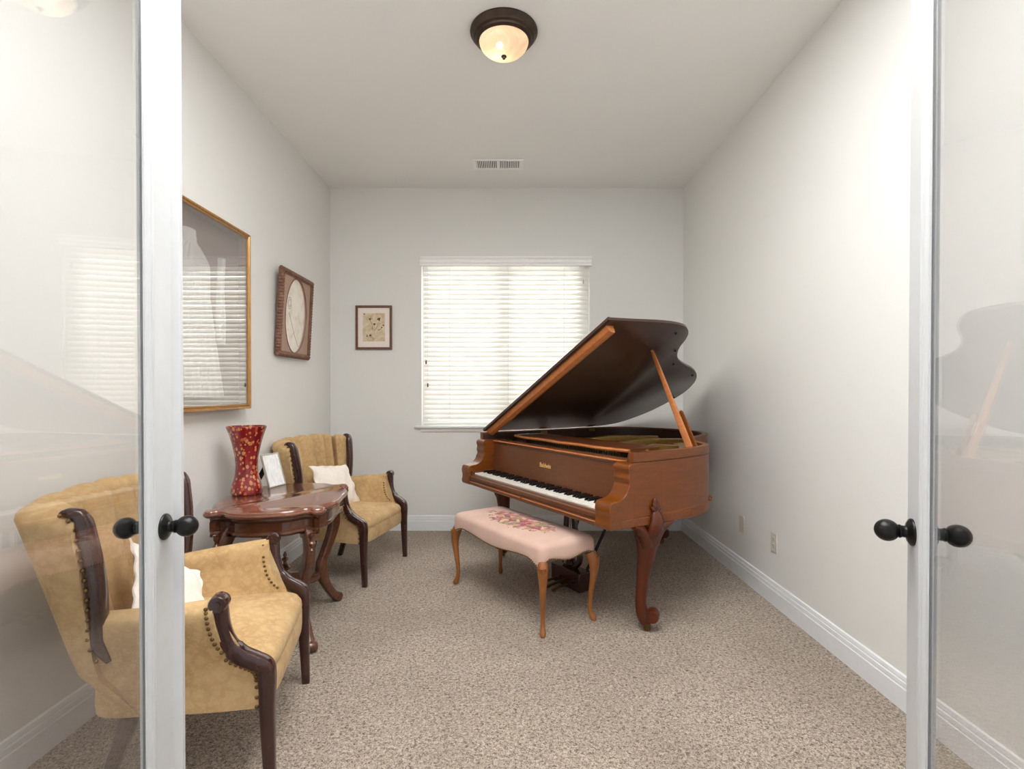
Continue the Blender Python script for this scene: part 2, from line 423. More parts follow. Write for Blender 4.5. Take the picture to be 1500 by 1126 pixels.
# ------------------------------------------------------------------ French doors (opened into the room)
def make_door(name, label, free, ang, flip, astragal):
    """origin at the hinge foot; local x runs to the free stile, local y points to the aisle (flip=+1 right-hand side)"""
    W, T, HT = .76, .0175, 2.42
    d = Vector((math.sin(ang), math.cos(ang))); h = Vector(free) - d * W
    o = thing(name, label, 'door', (h.x, h.y, 0), math.atan2(d.y, d.x), kind='structure')
    S = flip                                     # aisle side in local y
    b = MB(); st = .082
    b.box(0, st, -T, T, .012, HT); b.box(W - st, W, -T, T, .012, HT)
    b.box(st, W - st, -T, T, .012, .25); b.box(st, W - st, -T, T, HT - .12, HT)
    b.build('stile_and_rail_frame', 'door', o, bevel=.002)
    b = MB(); x0, x1, z0, z1 = st, W - st, .25, HT - .12
    for s in (-1, 1):                            # ogee glazing bead round the glass on both faces
        pr = [(0, .016), (.003, .016), (.005, .0135), (.010, .012), (.015, .007), (.018, .0065), (.019, .003), (0, .003)]
        rr = []
        for (x, z, ex, ez) in ((x0, z0, 1, 1), (x1, z0, -1, 1), (x1, z1, -1, -1), (x0, z1, 1, -1)):
            rr.append([(x + ex * p, s * t, z + ez * p) for p, t in pr])
        b.rings(rr, closed=True)
    b.build('glazing_bead', 'door', o, smooth=15)
    b = MB(); b.box(x0 + .002, x1 - .002, -.003, .003, z0 + .002, z1 - .002); b.build('glass_pane', 'glass', o, smooth=0)
    if astragal:
        b = MB(); b.rings([[(W + x, S * y, z) for x, y in ((-.001, -.0165), (.018, -.0165), (.026, -.012), (.034, .014), (.034, .025), (.030, .0325), (.016, .0325), (.011, .029), (.003, .0175), (-.001, .017))] for z in (.012, HT)])
        b.build('astragal', 'door', o, smooth=25)
    kx, kz = W - .038, .915
    for s in (-1, 1):
        b = MB(); b.lathe([(.001, 0), (.0315, 0), (.0315, .003), (.0295, .0055), (.026, .0065), (.023, .0095), (.015, .0115), (.0135, .0135), (.0135, .021), (.0155, .0235), (.0155, .026), (.012, .0285), (.012, .030)] +
                          [(.0255 * math.sin(t), .0495 - .0255 * math.cos(t)) for t in [.45 + (PI - .46) * i / 14 for i in range(15)]], n=32, axis='z')
        k = b.build('door_knob', 'black', o, smooth=40)
        k.location = (kx, s * T, kz); k.rotation_euler = (-s * PI / 2, 0, 0)
    return o
# left leaf: free edge and swing found from the stile and from the mirrored window
aL = math.radians(-9.3); make_door('door_1', 'left white glazed French door with black ball knobs', (-.8565, 1.297), aL, -1, True)
aR = math.radians(23); make_door('door_2', 'right white glazed French door with black ball knobs', (.961, 1.242), aR, 1, False)

# ------------------------------------------------------------------ wall plates
def wall_plate(name, label, y, z, cat, outlet):
    o = thing(name, label, cat, (XR, y, z))
    b = MB(); b.box(-.006, 0, -.035, .035, -.057, .057); b.build('cover_plate', 'plate', o, bevel=.003)
    if outlet:
        for s in (-1, 1):
            b = MB(); b.rings([[(x, .0165 * math.cos(t) * (1 if abs(math.cos(t)) < .8 else .95), s * .0195 + .014 * math.sin(t)) for t in [2 * PI * j / 20 for j in range(20)]] for x in (-.006, -.0078)])
            r = b.build('socket', 'plate', o)
            b = MB()
            for yy, hh_ in ((-.0065, .0045), (.0065, .0055)): b.box(-.0082, -.0076, yy - .0012, yy + .0012, s * .0195 + .001 - hh_ + .003, s * .0195 + .003 + hh_)
            b.box(-.0082, -.0076, -.0025, .0025, s * .0195 - .009, s * .0195 - .005)
            b.build('slot', 'dark', r, smooth=0)
    return o
wall_plate('wall_outlet', 'electrical outlet plate low on the right wall, nearer the doors', 3.056, .361, 'outlet', True)
wall_plate('blank_wall_plate', 'plain blank plate low on the right wall, nearer the piano', 3.483, .36, 'wall plate', False)

# ------------------------------------------------------------------ grand piano
KS = 1.11 / 1.04                                  # built in design units, then scaled about the eye so every ray is kept
PU = Vector((.521, -.8535)).normalized(); PV = Vector((-PU.y, PU.x))
PC = Vector((.0967, 3.018)) * KS
def T(x, y, z): return (x * KS, y * KS, H - (H - z) * KS)
ZF = H - H / KS                                   # the floor in design units
def PM(): return MB(T)
pn = thing('grand_piano', 'brown walnut baby grand piano with propped lid by the right wall', 'piano', (PC.x, PC.y, 0), math.atan2(PU.y, PU.x))
ZR, ZB = .955, .652                                # rim top and bottom
OUT = [(.752, .095), (.75, .25), (.745, .42), (.728, .55), (.70, .665), (.652, .755), (.585, .806), (.495, .85), (.412, .915), (.345, 1.0), (.29, 1.119),
       (.23, 1.26), (.154, 1.375), (.045, 1.472), (-.11, 1.535), (-.29, 1.54), (-.463, 1.50), (-.60, 1.43), (-.69, 1.33), (-.744, 1.18), (-.754, 1.0), (-.754, .7), (-.754, .4), (-.754, .095)]
SO = spline(OUT, 5)
def open_inset(pl, d):
    out = []; n = len(pl)
    for i in range(n):
        a = Vector(pl[max(i - 1, 0)]); c = Vector(pl[min(i + 1, n - 1)]); t = (c - a).normalized()
        out.append((pl[i][0] - t.y * d, pl[i][1] + t.x * d))
    return out
RIN = open_inset(SO, .034)
def band(b, o_off, i_off, z0, z1, pl=SO):
    A = open_inset(pl, o_off); B = open_inset(pl, i_off); rs = []
    for p, q in zip(A, B): rs.append([(p[0], p[1], z0), (p[0], p[1], z1), (q[0], q[1], z1), (q[0], q[1], z0)])
    b.rings(rs)
b = PM(); band(b, .0008, .036, ZB, .908); band(b, .0045, .036, .908, .913); band(b, 0, .036, .913, ZR)
b.build('rim', 'piano', pn, smooth=25, bevel=.0015)
# cheeks (arms): side profile in y,z, swept across the arm's width
prof = [(-.045, .612), (-.052, .632), (-.046, .665), (-.052, .70), (-.046, .728), (-.03, .739), (.0, .742), (.03, .753), (.052, .772), (.062, .795), (.070, .815), (.064, .835), (.068, .86), (.062, .885),
        (.072, .903), (.095, .908), (.13, .906), (.30, .906), (.30, .612)]
prof = spline(prof[:16], 4) + prof[16:]
for s in (-1, 1):
    b = PM(); xo, xi = s * .752, s * .648
    b.rings([[(x * (1 - .0042 * max(0, (y - .095) / .205) * (x == xo)), y, z) for y, z in prof] for x in (xo, xi)])
    b.build('arm', 'piano', pn, smooth=35, bevel=.003)
b = PM(); b.box(-.754, .754, .02, .5, .612, .65); b.build('keybed', 'piano', pn, bevel=.003)
b = PM(); b.rings([[(x, y, z) for y, z in ((0, .612), (-.038, .612), (-.044, .618), (-.044, .634), (-.035, .638), (-.033, .645), (-.040, .650), (-.040, .668), (-.033, .673), (-.030, .680), (-.012, .683), (0, .68))] for x in (-.65, .65)])
ks = b.build('key_slip', 'pedge', pn, smooth=25); ks.data.materials[0] = M['pfront']
for x0, x1 in ((-.645, -.012), (.012, .645)):
    b = PM(); b.tube([(x0, -.0425, .6335), (x1, -.0425, .6335)], .0032, 8); b.build('slip_highlight_moulding', 'pedge', ks)  # lighter bead colour paints in the highlight line along the slip
for s in (-1, 1):
    b = PM(); b.box(s * .648, s * .630, -.03, .14, .64, .703); b.build('key_block', 'pfront', pn, bevel=.003)
kb = PM(); kb.box(-.632, .632, -.005, .15, .652, .672); kbo = kb.build('keyboard', 'felt', pn, smooth=0)
kw = 1.262 / 52
wk = None
for i in range(52):
    b = PM(); x = -.631 + kw * i; b.box(x + .0006, x + kw - .0006, -.012, .145, .672, .692)
    b.build('white_key', 'ivory', kbo, smooth=0, bevel=.0012, segs=1)
for i in range(51):
    if (i % 7) in (1, 4): continue               # A0 first: sharps after A, C, D, F, G
    b = PM(); x = -.631 + kw * (i + 1)
    b.add([(x - .0062, .042, .69), (x + .0062, .042, .69), (x + .0062, .145, .69), (x - .0062, .145, .69), (x - .0048, .05, .704), (x + .0048, .05, .704), (x + .0048, .145, .704), (x - .0048, .145, .704)],
          [(0, 3, 2, 1), (4, 5, 6, 7), (0, 1, 5, 4), (1, 2, 6, 5), (2, 3, 7, 6), (3, 0, 4, 7)])
    b.build('black_key', 'ebony', kbo, smooth=0)
b = PM(); b.rings([[(x, y, z) for y, z in ((.128, .694), (.134, .694), (.150, .86), (.150, .885), (.143, .890), (.140, .898), (.146, .905), (.20, .908), (.20, .895), (.165, .885), (.15, .694))] for x in (-.648, .648)])
fb = b.build('fallboard', 'pfront', pn, smooth=25)
b = PM(); b.rings([[(x, .1455 + .006 * math.cos(t), .9005 + .006 * math.sin(t)) for t in [2 * PI * j / 10 for j in range(10)]] for x in (-.648, .648)])
b.build('fallboard_moulding', 'pedge', fb)
# maker's lettering on the fallboard
cu = bpy.data.curves.new('lettering', 'FONT'); cu.body = 'Baldwin'; cu.size = .039; cu.align_x = 'CENTER'; cu.extrude = .0006; cu.offset = .0006
to = bpy.data.objects.new('lettering_source', cu); COL.objects.link(to)
bpy.context.view_layer.update()
me = bpy.data.meshes.new_from_object(to.evaluated_get(bpy.context.evaluated_depsgraph_get()))
bpy.data.objects.remove(to)
me.materials.clear(); me.materials.append(M['pedge'])
me.materials.clear(); me.materials.append(M['lettering']); lo = bpy.data.objects.new('gold_lettering', me); COL.objects.link(lo); lo.parent = fb
p = T(-.015, .1345, .792); tilt = math.atan2(.166, .016)
lo.location = (p[0], p[1] - .0012 * 1, p[2]); lo.rotation_euler = (tilt, 0, 0)
# side apron under the treble and bass sides, with carved ends
for s in (1, -1):
    sp = [q for q in SO if q[0] > .60 and .27 < q[1] < .76] if s > 0 else [(-.754, .095), (-.754, .3), (-.754, .5), (-.754, .72)]
    b = PM(); rs = []
    for i, q in enumerate(sp):
        t = i / (len(sp) - 1); y = q[1]
        zb = .614 - .012 * math.sin(PI * min(1, max(0, (y - .3) / .45))) if t < .93 else .614 + (t - .93) / .07 * .035
        xo = q[0] + (.002 if s > 0 else -.004); xi = q[0] - s * .045
        rs.append([(xo, y, zb), (xo, y, ZB + .004), (xi, y, ZB + .004), (xi, y, zb)])
    b.rings(rs)
    if s > 0: b.ball((.662, .748, .662), .012, 8)
    b.build('side_apron', 'piano', pn, smooth=30, bevel=.003)
# inside of the case
b = PM()
poly = [(q[0], q[1]) for q in RIN if .2 < q[1]]
b.prism(poly, .80, .812); b.build('soundboard', 'board', pn, smooth=0)
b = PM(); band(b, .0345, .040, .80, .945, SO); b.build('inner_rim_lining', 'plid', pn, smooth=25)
b = PM(); b.box(-.70, .70, .16, .30, .80, .872); b.box(-.645, .645, .20, .24, .86, .905); b.build('action_cover', 'felt', pn, smooth=0, bevel=.004)
pl = [(.66, .30), (.655, .52), (.60, .68), (.50, .76), (.39, .84), (.30, .95), (.24, 1.08), (.16, 1.22), (.02, 1.36), (-.18, 1.42), (-.4, 1.39), (-.58, 1.28), (-.66, 1.1), (-.68, .6), (-.68, .30)]
b = PM(); outer = spline(pl, 4); inn = [(x * .86 - .005, .40 + (y - .40) * .80 + .015) for x, y in outer]
rs = [[(p[0], p[1], .868), (p[0], p[1], .885), (q[0], q[1], .885), (q[0], q[1], .868)] for p, q in zip(outer, inn)]
b.rings(rs); b.box(-.68, .66, .30, .43, .868, .888)
for (p0, p1) in (((.38, .40), (.30, .90)), ((.08, .40), (.0, 1.30)), ((-.25, .40), (-.25, 1.32)), ((.58, .4), (.60, .62))):
    b.loft([(p0[0], p0[1], .89), ((p0[0] + p1[0]) / 2, (p0[1] + p1[1]) / 2, .915), (p1[0], p1[1], .89)], (0, 0, 1), .016, .022, 8, 3)
b.build('iron_plate', 'gold', pn, smooth=35)
b = PM()
for i in range(46):
    x = -.62 + i * .027; y1 = .52 + (.86 * min(1, max(0, (.62 - x) / .95)))
    b.tube([(x, .40, .893), (x - .03, y1, .893)], .0011, 4)
b.build('strings', 'brass', pn)
b = PM()
for i in range(60):
    x = -.64 + i * .0213
    for k in (0, 1): b.lathe([(.0028, 0), (.0028, .022)], (x + k * .01, .335 + k * .03, .886), 6)
b.build('tuning_pins', 'pedal', pn)['kind'] = 'stuff'
# music desk folded flat with a serpentine lip
b = PM(); rs = []
for i in range(41):
    x = -.585 + 1.12 * i / 40; e = abs(x + .025) / .56
    yf = .262 + .03 * (e ** 6) - .012 * math.cos(3 * PI * e) * (1 - e)
    rs.append([(x, yf, .926), (x, yf - .008, .934), (x, yf, .942), (x, yf + .02, .944), (x, .50, .944), (x, .50, .930)])
b.rings(rs); md = b.build('music_desk', 'pfront', pn, smooth=30)
b = PM(); rs = []
for i in range(41):
    x = -.585 + 1.12 * i / 40; e = abs(x + .025) / .56
    yf = .262 + .03 * (e ** 6) - .012 * math.cos(3 * PI * e) * (1 - e)
    rs.append([(x, yf - .012 + .009 * math.cos(t), .9335 + .009 * math.sin(t)) for t in [2 * PI * j / 8 for j in range(8)]])
b.rings(rs); b.build('desk_lip', 'pedge', md)
for x in (-.48, .43):
    b = PM(); b.box(x - .012, x + .012, .30, .44, .888, .931); b.build('desk_rail', 'pfront', md, smooth=0, bevel=.002)
# lid: the rim's outline turned up about the bass side
LA = math.radians(26); XH = -.748
def LT(x, y, n):                                  # flat x,y -> raised; n = height above the underside
    s = x - XH; return T(XH + s * math.cos(LA) - n * math.sin(LA), y, ZR + .004 + s * math.sin(LA) + n * math.cos(LA))
LO = [(.700, .118), (.708, .27), (.720, .45), (.719, .58), (.700, .68), (.652, .755), (.585, .806), (.492, .85), (.408, .915), (.342, 1.0), (.285, 1.119), (.227, 1.262), (.151, 1.38), (.04, 1.477), (-.112, 1.541),
      (-.29, 1.543), (-.463, 1.506), (-.604, 1.431), (-.69, 1.345), (-.742, 1.20), (-.748, 1.0), (-.748, .6), (-.748, .118)]
lp = spline(LO, 6)
b = MB(); lin = inset(lp, .006)
b.rings([[LT(x, y, 0) for x, y in lin], [LT(x, y, .003) for x, y in lp], [LT(x, y, .018) for x, y in lp], [LT(x, y, .022) for x, y in lin]])
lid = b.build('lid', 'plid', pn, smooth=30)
b = MB(); pr = [(.020, 0), (.020, -.012), (.028, -.030), (.046, -.040), (.062, -.040), (.066, -.03), (.066, 0)]
b.rings([[LT(x, .118 + d, n) for d, n in pr] for x in (-.735, -.70, .60, .655)]); b.build('lid_front_rail', 'pedge', lid, smooth=20)
for (x, y) in ((.64, .66), (.46, .84), (.30, .99), (.16, 1.32), (-.20, 1.50)):
    b = MB(); b.ball(LT(x, y, -.003), .008, 8); b.build('rubber_button', 'felt', lid)
for y in (.614, 1.078):
    b = MB()
    vs = [LT(XH + .012, y - .035, -.002), LT(XH + .012, y + .035, -.002), LT(XH + .05, y + .035, -.002), LT(XH + .05, y - .035, -.002)]
    vs += [tuple(Vector(v) - Vector((0, 0, .003))) for v in vs]
    b.add(vs, [(0, 1, 2, 3), (7, 6, 5, 4), (0, 4, 5, 1), (1, 5, 6, 2), (2, 6, 7, 3), (3, 7, 4, 0)])
    q = T(-.7105, y, .936); b.box(q[0] - .003, q[0] + .003, q[1] - .032, q[1] + .032, q[2] - .012, q[2] + .012)
    b.build('hinge', 'brass', lid, smooth=0)
# prop stick, with the short stay beside it
pt = Vector(LT(.446, .658, -.004)); pb = Vector(T(.668, .60, .905)); ax = pt - pb
b = MB(); b.loft([pb + ax * t for t in (0, .04, .3, .6, .92, 1)], (PV.x * 0, 1, 0), [.020, .021, .019, .0155, .012, .009], [.010, .0105, .010, .009, .008, .006], 10, 4)
pr_ = b.build('prop_stick', 'pedge', pn, smooth=35)
b = MB(); p2 = Vector(T(.672, .632, .905)); b.loft([p2 + ax * t + Vector((0, .010, 0)) * (1 - t) for t in (0, .1, .38, .40)], (0, 1, 0), [.016, .016, .013, .008], [.008, .008, .007, .005], 10, 4)
b.build('short_stay', 'piano', pr_, smooth=35)
b = MB(); b.ball(tuple(pt), .012, 8); b.build('prop_socket', 'brass', lid)
b = PM(); b.lathe([(.006, .89), (.006, .93), (.012, .934), (.010, .944), (.001, .948)], (.60, .34, 0), 10); b.build('desk_peg', 'brass', pn)
# legs
def piano_leg(x, y, ex, ey, top=.64, knee=True):
    """S-curved leg with a scroll foot and caster; (ex,ey) is the direction the knee and scroll point"""
    e = Vector((ex, ey, 0)).normalized(); sd = Vector((-e.y, e.x, 0)); c = Vector((x, y, 0)); z = lambda v: Vector((0, 0, v))
    fz = ZF
    pts = [(.004, .655, .078, .07), (.006, .60, .072, .062), (.008, .55, .059, .052), (.008, .50, .050, .046), (.002, .43, .040, .040), (-.008, .35, .033, .034), (-.017, .27, .028, .029), (-.020, .21, .027, .027),
           (-.013, .165, .031, .028), (.0, .135, .032, .030), (.008, .115, .028, .027)]
    sp = spline(pts, 4)
    b = PM(); b.loft([c + e * q[0] + z(q[1]) for q in sp], sd, [q[2] for q in sp], [q[3] for q in sp], 20, 2.3)
    b.lathe([(.001, -.032), (.030, -.031), (.033, -.022), (.033, .022), (.030, .031), (.001, .032)], (0, 0, 0), 20)
    k = len(b.v) - 6 * 20                          # turn the scroll so its axis lies across the leg
    for i in range(k, len(b.v)):
        v = Vector(b.v[i]); b.v[i] = tuple(c + e * (.036 + v.x) + sd * v.z + z(.158 + v.y))
    lg = b.build('leg', 'pleg', pn, smooth=40)
    if knee:                                       # carved shell and side brackets where the leg meets the case
        b = PM(); sx = 1 if x > 0 else -1; fx = sx * .757; yy = Vector((0, 1, 0))
        for k in range(5):                         # scallop shell on the case side
            a = (k - 2) * .5
            b.loft([Vector((fx, y + .004 * (k - 2), .668)), Vector((fx + sx * .006, y + .024 * math.sin(a), .668 + .030 * math.cos(a))), Vector((fx, y + .034 * math.sin(a), .668 + .050 * math.cos(a)))], (1, 0, 0), [.004, .010, .005], [.006, .009, .005], 8)
        b.ball((fx, y, .712), .019, 8, (.45, 1, 1.25))
        b.loft([Vector((fx, y, .672)), Vector((fx + sx * .008, y, .64)), Vector((fx - sx * .0, y, .59)), Vector((fx - sx * .03, y, .53))], (0, 1, 0), [.010, .024, .03, .02], [.020, .036, .045, .04], 14)
        for s in (-1, 1):                          # brackets sweeping out along the case bottom
            b.loft(spline([(x + sx * .03, y + s * .015, .50), (x + sx * .035, y + s * .045, .56), (x + sx * .04, y + s * .085, .595), (x + sx * .045, y + s * .135, .612)], 4), (1, 0, 0), [.03] * 5 + [.026] * 4 + [.018, .012, .009, .006], .03, 12)
        b.build('carved_knee', 'pleg', lg, smooth=45)
    b = PM()
    b.lathe([(.001, fz + .006), (.016, fz + .006), (.016, .118), (.001, .118)], (x + e.x * .012, y + e.y * .012, 0), 12)
    b.loft([c + e * .012 - sd * .010 + z(fz + .018), c + e * .012 + sd * .010 + z(fz + .018)], (0, 0, 1), .0178, .0178, 16)
    b.build('caster', 'pedal', lg, smooth=40)
    return lg
piano_leg(.690, .232, .75, .55); piano_leg(-.66, .235, -.75, -.2); piano_leg(-.31, 1.42, .75, .55, knee=False)
# pedal lyre
LX = .055
def LTf(x, y, z): return T(x + LX, y - .03, z)
def PL(): return MB(LTf)
ly = PL()
for s in (-1, 1):
    ly.loft(spline([(s * .035, .30, .615), (s * .035, .30, .50), (s * .05, .30, .40), (s * .085, .30, .31), (s * .08, .30, .25), (s * .03, .30, .205)], 5), (0, 1, 0), .016, .016, 12, 3)
ly.box(-.08, .08, .265, .335, .595, .615)
ly.lathe([(.001, .19), (.03, .20), (.04, .225), (.03, .25), (.012, .275), (.001, .285)], (0, .30, 0), 14)
lyo = ly.build('pedal_lyre', 'chairw', pn, smooth=35)
b = PL(); b.box(-.135, .135, .255, .345, ZF + .015, .205); b.build('pedal_box', 'chairw', lyo, bevel=.006)
for x in (-.06, 0, .06):
    b = PL(); pp = [(x, .26, ZF + .055), (x, .20, ZF + .05), (x, .145, ZF + .04), (x, .125, ZF + .034)]
    b.loft(spline(pp, 3), (1, 0, 0), .006, [.008] * 3 + [.010] * 3 + [.014] * 3 + [.009], 10, 3); b.build('pedal', 'pedal', lyo, smooth=40)
for s in (-1, 1):
    b = PL(); b.tube([(s * .09, .345, .19), (s * .16, .56, .65)], .009, 8); b.build('lyre_brace', 'felt', lyo)
b = PL()
for x in (-.02, .0, .02): b.tube([(x, .30, .21), (x, .30, .61)], .0025, 6)
b.build('pedal_rods', 'pedal', lyo)

# ------------------------------------------------------------------ piano bench
bu = Vector((.574, -.82)).normalized()
bn = thing('piano_bench', 'pink needlepoint piano bench with carved cabriole legs', 'bench', (.047, 3.112, 0), math.atan2(bu.y, bu.x))
BL, BW = .445, .17                                  # half spans to the feet
b = MB(); N = 96; rs = []
def sq(th, a, bb, p): c, s = math.cos(th), math.sin(th); return (a * math.copysign(abs(c) ** (2 / p), c), bb * math.copysign(abs(s) ** (2 / p), s))
A0, B0 = BL + .012, BW + .022
loop = []
for j in range(N):                                   # walk the rectangle's perimeter evenly
    per = 4 * (A0 + B0); d = per * j / N
    if d < 2 * B0: loop.append((A0, -B0 + d))
    elif d < 2 * B0 + 2 * A0: loop.append((A0 - (d - 2 * B0), B0))
    elif d < 4 * B0 + 2 * A0: loop.append((-A0, B0 - (d - 2 * B0 - 2 * A0)))
    else: loop.append((-A0 + (d - 4 * B0 - 2 * A0), -B0))
def rnd(x, y, a, bb, r):                             # pull the corners round
    dx, dy = abs(x) - (a - r), abs(y) - (bb - r)
    if dx > 0 and dy > 0:
        l = math.hypot(dx, dy); m = max(dx, dy)
        k = m / l; return (math.copysign(a - r + dx * k * r / m * (m / r), x), math.copysign(bb - r + dy * k * r / m * (m / r), y))
    return x, y
def hem(x, y):                                       # serpentine lower edge
    ex, ey = abs(x) / A0, abs(y) / B0
    if ey > .98 or (ey > ex and ex < .9): t, dip = ex, .020
    else: t, dip = ey, .012
    t = min(t, 1)
    lo, hi = (.356, .380) if dip > .015 else (.362, .384)
    if t < .74: return lo + (hi - lo) * (.5 - .5 * math.cos(PI * t / .74))
    return hi - .045 * ((t - .74) / .26) ** 1.4
rs.append([(x * .86, y * .80, .392) for x, y in loop]); rs.append([(*rnd(x * .97, y * .95, A0 * .97, B0 * .95, .03), hem(x, y) + .003) for x, y in loop])
for lev in range(12):
    ring = []
    for x, y in loop:
        if lev == 0: q, z = .985, hem(x, y)
        elif lev <= 5:
            t = lev / 5; z0 = hem(x, y); q = 1.0 + .006 * math.sin(PI * t); z = z0 + (.432 - z0) * t
        else:
            a = (lev - 5) / 6 * PI / 2; q = None; off = .040 * (1 - math.cos(a)); z = .432 + .036 * math.sin(a)
        if q: xx, yy = rnd(x * q, y * q, A0 * q, B0 * q, .035)
        else:
            xx, yy = rnd(x * (A0 - off) / A0, y * (B0 - off) / B0, A0 - off, B0 - off, .035)
        ring.append((xx, yy, z))
    rs.append(ring)
for k in (.8, .55, .3, .05): rs.append([(x * k, y * k, .468 + .016 * (1 - k * k)) for x, y, z in rs[13]])
b.rings(rs); b.build('seat', 'bench', bn, smooth=50)
b = MB(); hem_pts = [(rnd(x * 1.0, y * 1.0, A0, B0, .035), hem(x, y) + .004) for x, y in loop]
dense = []
for i in range(N):
    (p, z), (p2, z2) = hem_pts[i], hem_pts[(i + 1) % N]
    for k in (0, .5): dense.append((p[0] + (p2[0] - p[0]) * k, p[1] + (p2[1] - p[1]) * k, z + (z2 - z) * k))
for q in dense: b.ball(q, .0042, 5)
b.build('nailhead_trim', 'nail', bn, smooth=60)
for sx in (-1, 1):
    for sy in (-1, 1):
        e = Vector((sx * .35, sy * .94, 0)).normalized() if False else Vector((sx, sy * .8, 0)).normalized(); sd = Vector((-e.y, e.x, 0)); c = Vector((sx * BL, sy * BW, 0))
        pts = [(-.012, .37, .030, .026), (.004, .335, .031, .028), (.011, .295, .026, .024), (.008, .24, .0195, .0185), (-.002, .17, .0155, .015), (-.010, .10, .0125, .012), (-.009, .055, .0125, .012), (-.001, .030, .016, .0145), (.008, .014, .017, .016), (.008, .0, .012, .012)]
        sp = spline(pts, 4); b = MB()
        b.loft([c + e * q[0] + Vector((0, 0, q[1])) for q in sp], sd, [q[2] for q in sp], [q[3] for q in sp], 16, 2.2)
        lg = b.build('leg', 'oak', bn, smooth=45)
        b = MB()
        for k in range(-2, 3): b.loft([c + e * (.036 - abs(k) * .004) + sd * (k * .009) + Vector((0, 0, .352)), c + e * (.034 - abs(k) * .004) + sd * (k * .006) + Vector((0, 0, .30)), c + e * .028 + Vector((0, 0, .262))], sd, [.006, .005, .002], [.0045, .004, .002], 8)
        b.build('carved_knee', 'oak', lg, smooth=45)

